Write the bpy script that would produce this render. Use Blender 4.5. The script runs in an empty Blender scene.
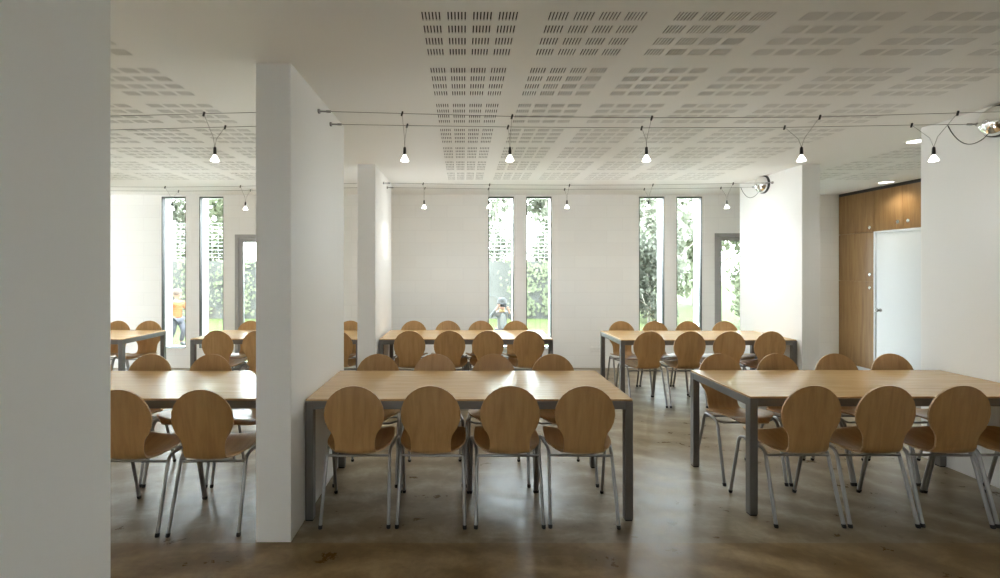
import bpy, bmesh, math, random
from mathutils import Vector, Matrix
random.seed(7)
S = bpy.context.scene
COL = S.collection
PI = math.pi

# ------------------------------------------------------------------ camera, world, exposure
CAM_H = 1.55
cam_d = bpy.data.cameras.new('camera')
cam = bpy.data.objects.new('camera', cam_d)
COL.objects.link(cam)
cam.location = (0, 0, CAM_H)
cam.rotation_euler = (PI/2, 0, 0)
cam_d.sensor_width = 36
cam_d.lens = 36*0.465
cam_d.shift_x = 0.037
cam_d.shift_y = -0.020
cam_d.clip_start = 0.02
S.camera = cam

S.view_settings.view_transform = 'Standard'
S.view_settings.look = 'None'
S.view_settings.gamma = 1
S.view_settings.use_curve_mapping = False
S.view_settings.exposure = 1.18
S.cycles.max_bounces = 16
S.cycles.diffuse_bounces = 12
S.cycles.glossy_bounces = 5
S.cycles.transparent_max_bounces = 12

w = bpy.data.worlds.new('sky_world')
S.world = w
w.use_nodes = True
wn = w.node_tree
wn.nodes.clear()
wo = wn.nodes.new('ShaderNodeOutputWorld')
wb = wn.nodes.new('ShaderNodeBackground')
wr = wn.nodes.new('ShaderNodeValToRGB')
wt = wn.nodes.new('ShaderNodeTexCoord')
wx = wn.nodes.new('ShaderNodeSeparateXYZ')
wn.links.new(wt.outputs['Generated'], wx.inputs[0])
wn.links.new(wx.outputs['Z'], wr.inputs[0])
wr.color_ramp.elements[0].color = (0.90, 0.965, 1.0, 1)
wr.color_ramp.elements[1].color = (0.72, 0.86, 1.0, 1)
wn.links.new(wr.outputs[0], wb.inputs['Color'])
wb.inputs['Strength'].default_value = 14.0
wn.links.new(wb.outputs[0], wo.inputs['Surface'])

sun_d = bpy.data.lights.new('sun', 'SUN')
sun_d.energy = 3.0
sun_d.color = (1, 0.95, 0.86)
sun_d.angle = math.radians(1.0)
sun = bpy.data.objects.new('sun', sun_d)
COL.objects.link(sun)
sun.rotation_euler = (math.radians(35), 0, math.radians(-14))   # high, from behind the hall: it reaches the lawn only

LAMP_W = 9.0        # each halogen bulb of the wire system by the back wall
LAMP_NEAR_W = 1.5    # each bulb of the dimmed system in front
DOWN_W = 12.0

# ------------------------------------------------------------------ helpers
def tag(o, label=None, cat=None, group=None, kind=None):
    if label: o['label'] = label
    if cat: o['category'] = cat
    if group: o['group'] = group
    if kind: o['kind'] = kind
    return o

def empty(name, loc=(0, 0, 0), rz=0, label=None, cat=None, group=None, kind=None, parent=None):
    o = bpy.data.objects.new(name, None)
    COL.objects.link(o)
    o.location = loc
    o.rotation_euler = (0, 0, rz)
    o.empty_display_size = 0.1
    if parent: o.parent = parent
    return tag(o, label, cat, group, kind)

def link_mesh(name, verts, faces, mat, parent=None, smooth=False):
    me = bpy.data.meshes.new(name)
    me.from_pydata([tuple(v) for v in verts], [], faces)
    me.update()
    if mat: me.materials.append(mat)
    if smooth:
        for p in me.polygons: p.use_smooth = True
    o = bpy.data.objects.new(name, me)
    COL.objects.link(o)
    if parent: o.parent = parent
    return o

def obj(name, bm, mat, parent=None, smooth=False, angle=None):
    bmesh.ops.recalc_face_normals(bm, faces=bm.faces[:])
    me = bpy.data.meshes.new(name)
    bm.to_mesh(me)
    bm.free()
    if mat: me.materials.append(mat)
    if smooth:
        for p in me.polygons: p.use_smooth = True
        if angle is not None:
            me.set_sharp_from_angle(angle=math.radians(angle))
    o = bpy.data.objects.new(name, me)
    COL.objects.link(o)
    if parent: o.parent = parent
    return o

def add_box(bm, x0, x1, y0, y1, z0, z1, bevel=0, segs=2):
    vs = [bm.verts.new((x, y, z)) for z in (z0, z1) for y in (y0, y1) for x in (x0, x1)]
    fs = [(0, 2, 3, 1), (4, 5, 7, 6), (0, 1, 5, 4), (2, 6, 7, 3), (0, 4, 6, 2), (1, 3, 7, 5)]
    faces = [bm.faces.new([vs[i] for i in f]) for f in fs]
    if bevel:
        es = list({e for f in faces for e in f.edges})
        bmesh.ops.bevel(bm, geom=es, offset=bevel, segments=segs, affect='EDGES', profile=0.5)

def box(name, x0, x1, y0, y1, z0, z1, mat, parent=None, bevel=0):
    bm = bmesh.new()
    add_box(bm, x0, x1, y0, y1, z0, z1, bevel)
    return obj(name, bm, mat, parent)

def add_tube(bm, pts, r, n=8, caps=True, radii=None):
    pts = [Vector(p) for p in pts]
    rings = []
    up = None
    for i, p in enumerate(pts):
        a = pts[max(i-1, 0)]; b = pts[min(i+1, len(pts)-1)]
        t = (b-a).normalized()
        if up is None:
            up = Vector((0, 0, 1)) if abs(t.z) < 0.9 else Vector((1, 0, 0))
        u = (up - t*up.dot(t)).normalized()
        v = t.cross(u)
        up = u
        rr = radii[i] if radii else r
        rings.append([bm.verts.new(p + u*math.cos(2*PI*k/n)*rr + v*math.sin(2*PI*k/n)*rr) for k in range(n)])
    for i in range(len(rings)-1):
        for k in range(n):
            bm.faces.new((rings[i][k], rings[i][(k+1) % n], rings[i+1][(k+1) % n], rings[i+1][k]))
    if caps:
        bm.faces.new(rings[0][::-1]); bm.faces.new(rings[-1])

def tube(name, pts, r, mat, parent=None, n=8, radii=None):
    bm = bmesh.new()
    add_tube(bm, pts, r, n, True, radii)
    return obj(name, bm, mat, parent, smooth=True, angle=50)

def add_lathe(bm, prof, n=20, M=Matrix.Identity(4), c0=True, c1=True):
    """prof: (radius, height) along local z, placed by M"""
    rings = []
    for r, z in prof:
        if r < 1e-6:
            rings.append([bm.verts.new(M @ Vector((0, 0, z)))])
        else:
            rings.append([bm.verts.new(M @ Vector((r*math.cos(2*PI*k/n), r*math.sin(2*PI*k/n), z))) for k in range(n)])
    for a, b in zip(rings, rings[1:]):
        for k in range(n):
            k2 = (k+1) % n
            if len(a) == 1 and len(b) == 1: continue
            if len(a) == 1: bm.faces.new((a[0], b[k2], b[k]))
            elif len(b) == 1: bm.faces.new((a[k], a[k2], b[0]))
            else: bm.faces.new((a[k], a[k2], b[k2], b[k]))
    if c0 and len(rings[0]) > 1: bm.faces.new(rings[0][::-1])
    if c1 and len(rings[-1]) > 1: bm.faces.new(rings[-1])

def lathe(name, prof, mat, parent=None, n=20, M=Matrix.Identity(4), angle=40, c0=True, c1=True):
    bm = bmesh.new()
    add_lathe(bm, prof, n, M, c0, c1)
    return obj(name, bm, mat, parent, smooth=True, angle=angle)

def arc3(a, corner, b, r, n=5):
    """points rounding a corner of a polyline a-corner-b"""
    a, c, b = Vector(a), Vector(corner), Vector(b)
    d1 = (a-c).normalized(); d2 = (b-c).normalized()
    p1 = c+d1*r; p2 = c+d2*r
    return [p1*(1-t)**2 + c*2*t*(1-t) + p2*t*t for t in [i/n for i in range(n+1)]]

# ------------------------------------------------------------------ materials
def mat(name, color, rough=0.5, metal=0.0, spec=0.5):
    m = bpy.data.materials.new(name)
    m.use_nodes = True
    b = m.node_tree.nodes['Principled BSDF']
    b.inputs['Base Color'].default_value = (*color, 1)
    b.inputs['Roughness'].default_value = rough
    b.inputs['Metallic'].default_value = metal
    b.inputs['Specular IOR Level'].default_value = spec
    return m

def N(m, t, **kw):
    n = m.node_tree.nodes.new(t)
    for k, v in kw.items(): setattr(n, k, v)
    return n

def L(m, a, b): m.node_tree.links.new(a, b)
def bsdf(m): return m.node_tree.nodes['Principled BSDF']

def coords(m, scale=(1, 1, 1), kind='Object', rand=False, rot=(0, 0, 0)):
    tc = N(m, 'ShaderNodeTexCoord')
    mp = N(m, 'ShaderNodeMapping')
    mp.inputs['Scale'].default_value = scale
    mp.inputs['Rotation'].default_value = rot
    src = tc.outputs[kind]
    if rand:
        oi = N(m, 'ShaderNodeObjectInfo')
        mul = N(m, 'ShaderNodeMath', operation='MULTIPLY'); mul.inputs[1].default_value = 37.0
        L(m, oi.outputs['Random'], mul.inputs[0])
        ad = N(m, 'ShaderNodeVectorMath', operation='ADD')
        L(m, src, ad.inputs[0]); L(m, mul.outputs[0], ad.inputs[1])
        src = ad.outputs[0]
    L(m, src, mp.inputs['Vector'])
    return mp.outputs[0]

def ramp(m, fac, stops):
    r = N(m, 'ShaderNodeValToRGB')
    els = r.color_ramp.elements
    while len(els) < len(stops): els.new(0.5)
    for e, (p, c) in zip(els, stops):
        e.position = p; e.color = (*c, 1)
    L(m, fac, r.inputs[0])
    return r.outputs[0]

def noise(m, vec, scale, detail=4, rough=0.55, dist=0.0):
    n = N(m, 'ShaderNodeTexNoise')
    n.inputs['Scale'].default_value = scale
    n.inputs['Detail'].default_value = detail
    n.inputs['Roughness'].default_value = rough
    n.inputs['Distortion'].default_value = dist
    L(m, vec, n.inputs['Vector'])
    return n.outputs['Fac']

def bump(m, h, strength=0.1, dist=0.01):
    b = N(m, 'ShaderNodeBump')
    b.inputs['Strength'].default_value = strength
    b.inputs['Distance'].default_value = dist
    L(m, h, b.inputs['Height'])
    L(m, b.outputs[0], bsdf(m).inputs['Normal'])

def wood(name, c1, c2, c3, scale, rough=0.35, spec=0.5, rand=True, rot=(0, 0, 0)):
    m = mat(name, c1, rough, 0, spec)
    v = coords(m, scale, 'Object', rand, rot)
    f = noise(m, v, 1.0, 5, 0.6, 0.6)
    L(m, ramp(m, f, [(0.3, c1), (0.5, c2), (0.72, c3)]), bsdf(m).inputs['Base Color'])
    return m

M_beech = wood('beech_ply', (0.40, 0.225, 0.085), (0.48, 0.28, 0.11), (0.55, 0.335, 0.145), (26, 3, 3.5), 0.32)
M_beech_edge = wood('ply_edge', (0.34, 0.21, 0.11), (0.5, 0.33, 0.18), (0.62, 0.45, 0.28), (4, 4, 160), 0.5)
M_top = wood('beech_veneer', (0.50, 0.315, 0.14), (0.58, 0.38, 0.18), (0.64, 0.44, 0.22), (2.2, 30, 5), 0.21)
M_cab = wood('oak_veneer', (0.22, 0.12, 0.045), (0.28, 0.16, 0.062), (0.34, 0.205, 0.085), (22, 22, 1.6), 0.35)
M_steel_grey = mat('grey_lacquered_steel', (0.19, 0.182, 0.175), 0.38, 0.5)
M_chrome = mat('satin_chrome', (0.36, 0.355, 0.35), 0.36, 0.9)
M_chrome_bright = mat('polished_chrome', (0.88, 0.88, 0.88), 0.06, 1.0)
M_rubber = mat('black_rubber', (0.02, 0.02, 0.02), 0.7)
M_dark = mat('black_plastic', (0.03, 0.03, 0.03), 0.4)
M_win = mat('dark_window_frame', (0.07, 0.07, 0.07), 0.4, 0.3)
M_doorframe = mat('grey_door_frame', (0.40, 0.40, 0.395), 0.4, 0.4)
M_socket = mat('white_plastic', (0.82, 0.82, 0.80), 0.35)
M_lac = mat('white_lacquer', (0.80, 0.83, 0.84), 0.35)
M_wire = mat('steel_wire', (0.26, 0.25, 0.235), 0.45, 0.6)
M_core = mat('cut_board_edge', (0.55, 0.545, 0.53), 0.9)
M_lining = mat('acoustic_lining', (0.035, 0.034, 0.032), 0.95)

def plaster(name, col, bstr=0.06):
    m = mat(name, col, 0.6, 0, 0.3)
    v = coords(m, (1, 1, 1))
    f = noise(m, v, 90, 3, 0.6)
    v2 = coords(m, (9, 9, 1.2))
    g = noise(m, v2, 1.0, 3, 0.5)
    mx = N(m, 'ShaderNodeMath', operation='ADD')
    L(m, f, mx.inputs[0]); L(m, g, mx.inputs[1])
    bump(m, mx.outputs[0], bstr, 0.004)
    return m
M_white = plaster('white_plaster', (0.86, 0.862, 0.85))
M_ceil = mat('ceiling_white', (0.86, 0.86, 0.84), 0.55, 0, 0.3)

def blockwork():
    m = mat('white_blockwork', (0.83, 0.825, 0.80), 0.55, 0, 0.35)
    tc = N(m, 'ShaderNodeTexCoord')
    sx = N(m, 'ShaderNodeSeparateXYZ'); L(m, tc.outputs['Object'], sx.inputs[0])
    cb = N(m, 'ShaderNodeCombineXYZ')
    L(m, sx.outputs['X'], cb.inputs['X']); L(m, sx.outputs['Z'], cb.inputs['Y'])
    br = N(m, 'ShaderNodeTexBrick')
    br.offset = 0.5
    br.inputs['Color1'].default_value = (0.875, 0.877, 0.86, 1)
    br.inputs['Color2'].default_value = (0.85, 0.852, 0.838, 1)
    br.inputs['Mortar'].default_value = (0.83, 0.83, 0.815, 1)
    br.inputs['Scale'].default_value = 1.0
    br.inputs['Brick Width'].default_value = 0.5
    br.inputs['Row Height'].default_value = 0.196
    br.inputs['Mortar Size'].default_value = 0.006
    br.inputs['Mortar Smooth'].default_value = 0.4
    L(m, cb.outputs[0], br.inputs['Vector'])
    L(m, br.outputs['Color'], bsdf(m).inputs['Base Color'])
    iv = N(m, 'ShaderNodeMath', operation='SUBTRACT'); iv.inputs[0].default_value = 1
    L(m, br.outputs['Fac'], iv.inputs[1])
    bump(m, iv.outputs[0], 0.22, 0.003)
    return m
M_block = blockwork()

def concrete_floor():
    m = mat('polished_concrete', (0.2, 0.18, 0.15), 0.3, 0, 0.5)
    v = coords(m, (1, 1, 1))
    big = noise(m, v, 0.9, 6, 0.6, 1.2)
    vs = coords(m, (1.0, 2.6, 1), rot=(0, 0, 0.6))
    swirl = noise(m, vs, 1.6, 7, 0.68, 3.2)
    fine = noise(m, v, 16, 5, 0.7, 0.5)
    a = N(m, 'ShaderNodeMix', data_type='FLOAT'); a.inputs['Factor'].default_value = 0.55
    L(m, big, a.inputs['A']); L(m, swirl, a.inputs['B'])
    b = N(m, 'ShaderNodeMix', data_type='FLOAT'); b.inputs['Factor'].default_value = 0.3
    L(m, a.outputs['Result'], b.inputs['A']); L(m, fine, b.inputs['B'])
    wv = N(m, 'ShaderNodeTexWave', wave_type='RINGS', rings_direction='Z')
    wv.inputs['Scale'].default_value = 1.1; wv.inputs['Distortion'].default_value = 9.0
    wv.inputs['Detail'].default_value = 5; wv.inputs['Detail Scale'].default_value = 0.8; wv.inputs['Detail Roughness'].default_value = 0.65
    L(m, coords(m, (1, 1, 1)), wv.inputs['Vector'])
    c2 = N(m, 'ShaderNodeMix', data_type='FLOAT'); c2.inputs['Factor'].default_value = 0.16
    L(m, b.outputs['Result'], c2.inputs['A']); L(m, wv.outputs['Fac'], c2.inputs['B'])
    b = c2
    col = ramp(m, b.outputs['Result'], [(0.26, (0.14, 0.098, 0.052)), (0.44, (0.195, 0.145, 0.083)), (0.55, (0.265, 0.212, 0.136)), (0.72, (0.42, 0.36, 0.26))])
    # sawn joint between the two pours, in line with the pillar fronts
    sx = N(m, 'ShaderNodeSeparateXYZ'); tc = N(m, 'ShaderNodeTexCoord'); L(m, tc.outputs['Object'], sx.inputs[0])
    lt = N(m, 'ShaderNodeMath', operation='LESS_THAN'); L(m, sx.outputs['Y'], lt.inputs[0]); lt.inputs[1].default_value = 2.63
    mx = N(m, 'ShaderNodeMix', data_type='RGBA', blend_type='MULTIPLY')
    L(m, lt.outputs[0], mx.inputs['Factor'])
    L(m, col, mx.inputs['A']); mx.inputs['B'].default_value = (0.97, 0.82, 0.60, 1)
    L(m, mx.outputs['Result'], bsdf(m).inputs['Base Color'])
    rr = N(m, 'ShaderNodeMapRange')
    rr.inputs['From Min'].default_value = 0.3; rr.inputs['From Max'].default_value = 0.7
    rr.inputs['To Min'].default_value = 0.25; rr.inputs['To Max'].default_value = 0.40
    L(m, b.outputs['Result'], rr.inputs['Value'])
    L(m, rr.outputs[0], bsdf(m).inputs['Roughness'])
    bump(m, a.outputs['Result'], 0.03, 0.01)
    return m
M_floor = concrete_floor()

def glass(name):
    m = bpy.data.materials.new(name); m.use_nodes = True
    nt = m.node_tree; nt.nodes.clear()
    o = N(m, 'ShaderNodeOutputMaterial'); t = N(m, 'ShaderNodeBsdfTransparent'); g = N(m, 'ShaderNodeBsdfGlossy')
    f = N(m, 'ShaderNodeFresnel'); mx = N(m, 'ShaderNodeMixShader')
    t.inputs[0].default_value = (0.94, 0.96, 0.95, 1)
    g.inputs['Roughness'].default_value = 0.01
    f.inputs['IOR'].default_value = 1.45
    L(m, f.outputs[0], mx.inputs[0]); L(m, t.outputs[0], mx.inputs[1]); L(m, g.outputs[0], mx.inputs[2])
    L(m, mx.outputs[0], o.inputs[0])
    return m
M_glass = glass('clear_glass')

def emit(name, col, s):
    m = mat(name, (0.9, 0.9, 0.88), 0.4)
    bsdf(m).inputs['Emission Color'].default_value = (*col, 1)
    bsdf(m).inputs['Emission Strength'].default_value = s
    return m
M_bulb = emit('lit_frosted_bulb', (1, 0.95, 0.86), 4.0)
M_down = emit('lit_downlight', (1, 0.95, 0.86), 3.0)

# ------------------------------------------------------------------ room shell
CEIL = CAM_H + 1.165
XL, XR = -10.9, 5.88          # side walls
YB, YF = 7.28, -3.2           # back and front walls
PX0, PX1 = -0.975, 3.785      # faces of the pillars on the bay

fl = box('floor', XL-0.25, XR+0.7, YF-0.25, YB+0.25, -0.12, 0, M_floor)
tag(fl, 'polished brown grey concrete floor with trowel swirls', 'floor', kind='structure')

def build_ceiling():
    x_cols = [-0.19 + 0.587*k for k in range(6)] + [-2.24 - 0.587*k for k in range(6)] + [4.25 + 0.587*k for k in range(2)]
    x_cols.sort()
    BP, SP, SW, SL = 0.1186, 0.0157, 0.0062, 0.073
    xs = [XL-0.2]; xslot = []
    for c in x_cols:
        for b in range(4):
            for s in range(6):
                xslot.append(len(xs)); xs += [c+b*BP+s*SP, c+b*BP+s*SP+SW]
    xs.append(XR+0.65)
    ys = [YF-0.2]; yslot = []
    for r in range(7):
        for b in range(4):
            yslot.append(len(ys)); y = 2.107+r*0.587+b*BP; ys += [y, y+SL]
    ys.append(YB+0.2)
    nx, ny = len(xs), len(ys)
    V = [(x, y, CEIL) for y in ys for x in xs]
    xset, yset = set(xslot), set(yslot)
    F = []; MI = []
    T = 0.006
    top = {}
    def tv(i, j):
        k = (i, j)
        if k not in top:
            top[k] = len(V); V.append((xs[i], ys[j], CEIL+T))
        return top[k]
    for j in range(ny-1):
        for i in range(nx-1):
            a, b, c, d = j*nx+i, j*nx+i+1, (j+1)*nx+i+1, (j+1)*nx+i
            if i in xset and j in yset:
                A, B, C_, D = tv(i, j), tv(i+1, j), tv(i+1, j+1), tv(i, j+1)
                F += [(a, b, B, A), (b, c, C_, B), (c, d, D, C_), (d, a, A, D)]; MI += [1]*4
            else:
                F.append((a, d, c, b)); MI.append(0)
    o = link_mesh('ceiling', V, F, M_ceil)
    o.data.materials.append(M_core)
    o.data.polygons.foreach_set('material_index', MI)
    tag(o, 'white plasterboard ceiling with fields of slotted acoustic panels', 'ceiling', kind='structure')
    box('acoustic_lining', XL-0.2, XR+0.65, YF-0.2, YB+0.2, CEIL+T, CEIL+0.15, M_lining, o)
    return o
build_ceiling()

def wall_holes(name, u0, u1, z0, z1, t0, t1, holes, m, axis='x', parent=None):
    """slab between t0 and t1, spanning u and z, with rectangular through openings"""
    us = sorted({u0, u1, *[h[0] for h in holes], *[h[1] for h in holes]})
    zs = sorted({z0, z1, *[h[2] for h in holes], *[h[3] for h in holes]})
    us = [u for u in us if u0 <= u <= u1]; zs = [z for z in zs if z0 <= z <= z1]
    solid = {}
    for i in range(len(us)-1):
        for k in range(len(zs)-1):
            cu, cz = (us[i]+us[i+1])/2, (zs[k]+zs[k+1])/2
            solid[i, k] = not any(h[0] < cu < h[1] and h[2] < cz < h[3] for h in holes)
    bm = bmesh.new(); cache = {}
    def v(i, k, t):
        key = (i, k, t)
        if key not in cache:
            p = (us[i], (t0, t1)[t], zs[k]) if axis == 'x' else ((t0, t1)[t], us[i], zs[k])
            cache[key] = bm.verts.new(p)
        return cache[key]
    for (i, k), s in solid.items():
        if not s: continue
        bm.faces.new((v(i, k, 0), v(i+1, k, 0), v(i+1, k+1, 0), v(i, k+1, 0)))
        bm.faces.new((v(i, k, 1), v(i, k+1, 1), v(i+1, k+1, 1), v(i+1, k, 1)))
        for (di, dk, e) in ((-1, 0, ((i, k), (i, k+1))), (1, 0, ((i+1, k+1), (i+1, k))), (0, -1, ((i+1, k), (i, k))), (0, 1, ((i, k+1), (i+1, k+1)))):
            if not solid.get((i+di, k+dk), False):
                (a, b), (c, d) = e
                bm.faces.new((v(a, b, 0), v(c, d, 0), v(c, d, 1), v(a, b, 1)))
    return obj(name, bm, m, parent)

WZ0, WZ1 = 0.31, 2.683
WINS = [(-4.72, -4.34), (-4.13, -3.75), (0.396, 0.795), (0.99, 1.386), (2.755, 3.153), (3.343, 3.742)]
DOORS = [(-3.57, -2.67, 0, 2.09), (3.94, 4.84, 0, 2.11)]
HIDDEN = [(-10.6, -8.5, 0.05, 2.62), (-8.4, -6.3, 0.05, 2.62), (4.95, 5.3, 0.05, 2.11)]   # unseen openings, added to let more daylight into the hall
WT = 0.27
holes = [(a, b, WZ0, WZ1) for a, b in WINS] + list(DOORS) + HIDDEN
wb_ = wall_holes('wall_back', XL-0.25, XR+0.7, -0.02, CEIL+0.14, YB, YB+WT, holes, M_block)
tag(wb_, 'white painted blockwork wall with tall slit windows', 'wall', kind='structure')
wl = wall_holes('wall_left', YF-0.2, YB, -0.02, CEIL+0.14, XL-0.25, XL, [(3.0, 4.8, 0.05, 2.62)], M_white, axis='y')  # its opening is out of view, added to bring in side daylight
tag(wl, 'white plastered side wall of the dining hall', 'wall', kind='structure')
wf = wall_holes('wall_front', XL-0.25, XR+0.7, -0.02, CEIL+0.14, YF-0.25, YF, [(-0.3, 0.3, 1.5, 2.0)], M_white)  # small opening behind the camera, added to light the front
tag(wf, 'white wall behind the viewpoint with a small opening added for daylight', 'wall', kind='structure')
CY0, CY1, CYM = 5.77, 7.28, 6.65
o = wall_holes('wall_right', YF, CY0-0.03, -0.02, CEIL+0.14, XR, XR+0.25, [], M_white, axis='y'); tag(o, 'white side wall beyond the pillars', 'wall', kind='structure')
o = box('wall_right.001', XR+0.45, XR+0.65, CY0-0.03, YB, -0.02, CEIL+0.14, M_white)
tag(o, 'white wall behind the oak cupboards', 'wall', kind='structure')

PIL = [('pillar', PX0-0.2, PX0, 0.13, 1.289, 'white wall pillar cropped by the near edge of the view'),
       ('pillar', PX0-0.2, PX0, 2.635, 3.81, 'white wall pillar rising beside the end of the front table'),
       ('pillar', PX0-0.2, PX0, 5.17, 6.33, 'slim looking white pillar between the far tables'),
       ('pillar', -6.13, -5.93, 2.635, 3.81, 'white wall pillar dividing off the last bay, front row'),
       ('pillar', -6.13, -5.93, 5.17, 6.33, 'white wall pillar dividing off the last bay, far row'),
       ('pillar', PX1, PX1+0.2, 2.65, 3.845, 'white wall pillar in front of the oak cupboards, transformer near its top'),
       ('pillar', PX1, PX1+0.2, 5.19, 6.36, 'white wall pillar at the end of the far table, by the cupboards')]
for n, x0, x1, y0, y1, lab in PIL:
    o = box(n, x0, x1, y0, y1, 0, CEIL+0.005, M_white, bevel=0.004)
    tag(o, lab, 'pillar', 'white wall pillars', 'structure')

# windows and glazed doors
WLAB = ['slit window with a person in orange outside', 'slit window beside the glazed door in the far bay', 'slit window with a child photographer behind the glass',
        'slit window with lawn and ivy wall, second of the middle pair', 'slit window with a dark hedge outside', 'slit window nearest the glazed door by the pillar']
for i, (a, b) in enumerate(WINS):
    e = empty('window_%d' % (i+1), ((a+b)/2, YB+0.02, WZ0))
    tag(e, WLAB[i], 'window', 'tall slit windows', 'structure')
    hw, hz = (b-a)/2, WZ1-WZ0
    f = 0.012
    bm = bmesh.new()
    for bx in ((-hw, -hw+f, 0, hz), (hw-f, hw, 0, hz), (-hw+f, hw-f, 0, f), (-hw+f, hw-f, hz-f*1.6, hz)):
        add_box(bm, bx[0], bx[1], -0.018, 0.05, bx[2], bx[3])
    obj('window_frame', bm, M_win, e)
    box('window_pane', -hw+f, hw-f, 0.03, 0.036, f, hz-f*1.6, M_glass, e)
    box('window_sill', -hw-0.01, hw+0.01, -0.045, -0.021, -0.014, 0.0, M_socket, e, bevel=0.003)
for i, (a, b, z0, z1) in enumerate(DOORS):
    e = empty('door_%d' % (i+1), ((a+b)/2, YB+0.02, 0))
    tag(e, ['grey framed glazed door behind the table of the far bay', 'grey framed glazed door half hidden by the pillar'][i], 'door', 'glazed garden doors', 'structure')
    hw = (b-a)/2
    bm = bmesh.new()
    for bx in ((-hw, -hw+0.055, 0, z1), (hw-0.055, hw, 0, z1), (-hw+0.055, hw-0.055, z1-0.055, z1)):
        add_box(bm, bx[0], bx[1], -0.03, 0.05, bx[2], bx[3], 0.004)
    obj('door_frame', bm, M_doorframe, e)
    bm = bmesh.new()
    h0, h1 = hw-0.058, z1-0.058
    for bx in ((-h0, -h0+0.06, 0.01, h1), (h0-0.06, h0, 0.01, h1), (-h0+0.06, h0-0.06, h1-0.06, h1), (-h0+0.06, h0-0.06, 0.01, 0.09)):
        add_box(bm, bx[0], bx[1], -0.005, 0.045, bx[2], bx[3], 0.003)
    obj('door_leaf', bm, M_doorframe, e)
    box('door_pane', -h0+0.06, h0-0.06, 0.018, 0.026, 0.09, h1-0.06, M_glass, e)
    bm = bmesh.new()
    add_tube(bm, [(h0-0.03, -0.005, 1.0), (h0-0.03, -0.05, 1.0), (h0-0.14, -0.05, 1.0)], 0.009, 8)
    obj('door_handle', bm, M_chrome, e, True, 50)

# double socket low on the back wall
e = empty('wall_socket', (2.07, YB, 0.29), 0, 'white double wall socket low on the blockwork wall', 'socket')
box('plate', -0.075, 0.075, -0.012, 0, -0.04, 0.04, M_socket, e, bevel=0.004)
for sx in (-0.036, 0.036):
    lathe('outlet', [(0.026, 0), (0.026, 0.004), (0.02, 0.004), (0.02, -0.002), (0, -0.002)], M_socket, e, 20, Matrix.Translation((sx, -0.011, 0)) @ Matrix.Rotation(PI/2, 4, 'X'))

# ------------------------------------------------------------------ oak cupboards and white door
def knob(parent, y, z):
    lathe('lock', [(0.024, 0), (0.024, 0.006), (0.017, 0.010), (0.012, 0.006), (0, 0.006)], M_chrome_bright, parent, 16,
          Matrix.Translation((XR, y, z)) @ Matrix.Rotation(-PI/2, 4, 'Y'))
CT = CEIL-0.045
tall = empty('cupboard', (0, 0, 0), 0, 'tall built-in oak cupboard of three stacked doors in the wall corner', 'cupboard')
box('body', XR+0.022, XR+0.44, CYM, YB-0.002, 0.10, CT, M_cab, tall)
box('plinth', XR+0.03, XR+0.40, CYM, YB-0.002, 0, 0.10, M_lac, tall)
for z0, z1, kz in ((0.148, 1.368, 1.28), (1.374, 2.078, 1.47), (2.084, CT, 2.15)):
    d = box('door', XR, XR+0.02, CYM+0.002, YB-0.004, z0, z1, M_cab, tall, bevel=0.0015)
    knob(d, CYM+0.07, kz)
over = empty('cupboard', (0, 0, 0), 0, 'oak overhead cupboard with two doors above the white door', 'cupboard')
box('body', XR+0.022, XR+0.44, CY0, CYM-0.004, 2.09, CT, M_cab, over)
for y0, y1, ky in ((CY0, 6.212, 6.212-0.07), (6.218, CYM-0.002, 6.218+0.07)):
    d = box('door', XR, XR+0.02, y0, y1, 2.092, CT, M_cab, over, bevel=0.0015)
    knob(d, ky, 2.19)
o = box('trim_1', XR+0.005, XR+0.44, CY0-0.03, YB, CT+0.001, CEIL, M_dark)  # solid black box, its colour stands in for the gap's shade
tag(o, 'black strip standing in for the shadow gap above the oak cupboards', 'trim', kind='structure')
e = empty('door_3', (XR, CYM, 0)); tag(e, 'white flush door set into the oak cupboard wall', 'door', kind='structure')
bm = bmesh.new()
W = CYM-CY0
for (y0, y1, z0, z1) in ((-0.03, -0.004, 0, 2.085), (-W, -W+0.026, 0, 2.085), (-W+0.026, -0.03, 2.06, 2.085)):
    add_box(bm, -0.012, 0.09, y0, y1, z0, z1, 0.002)
obj('door_frame', bm, M_lac, e)
box('door_leaf', 0.0, 0.04, -W+0.029, -0.033, 0.008, 2.057, M_lac, e, bevel=0.002)
lathe('door_knob', [(0.026, 0), (0.026, 0.004), (0.010, 0.006), (0.010, 0.03), (0.022, 0.036), (0.026, 0.05), (0.018, 0.062), (0, 0.064)], M_chrome, e, 18,
      Matrix.Translation((0, -0.10, 0.97)) @ Matrix.Rotation(-PI/2, 4, 'Y'))

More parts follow.
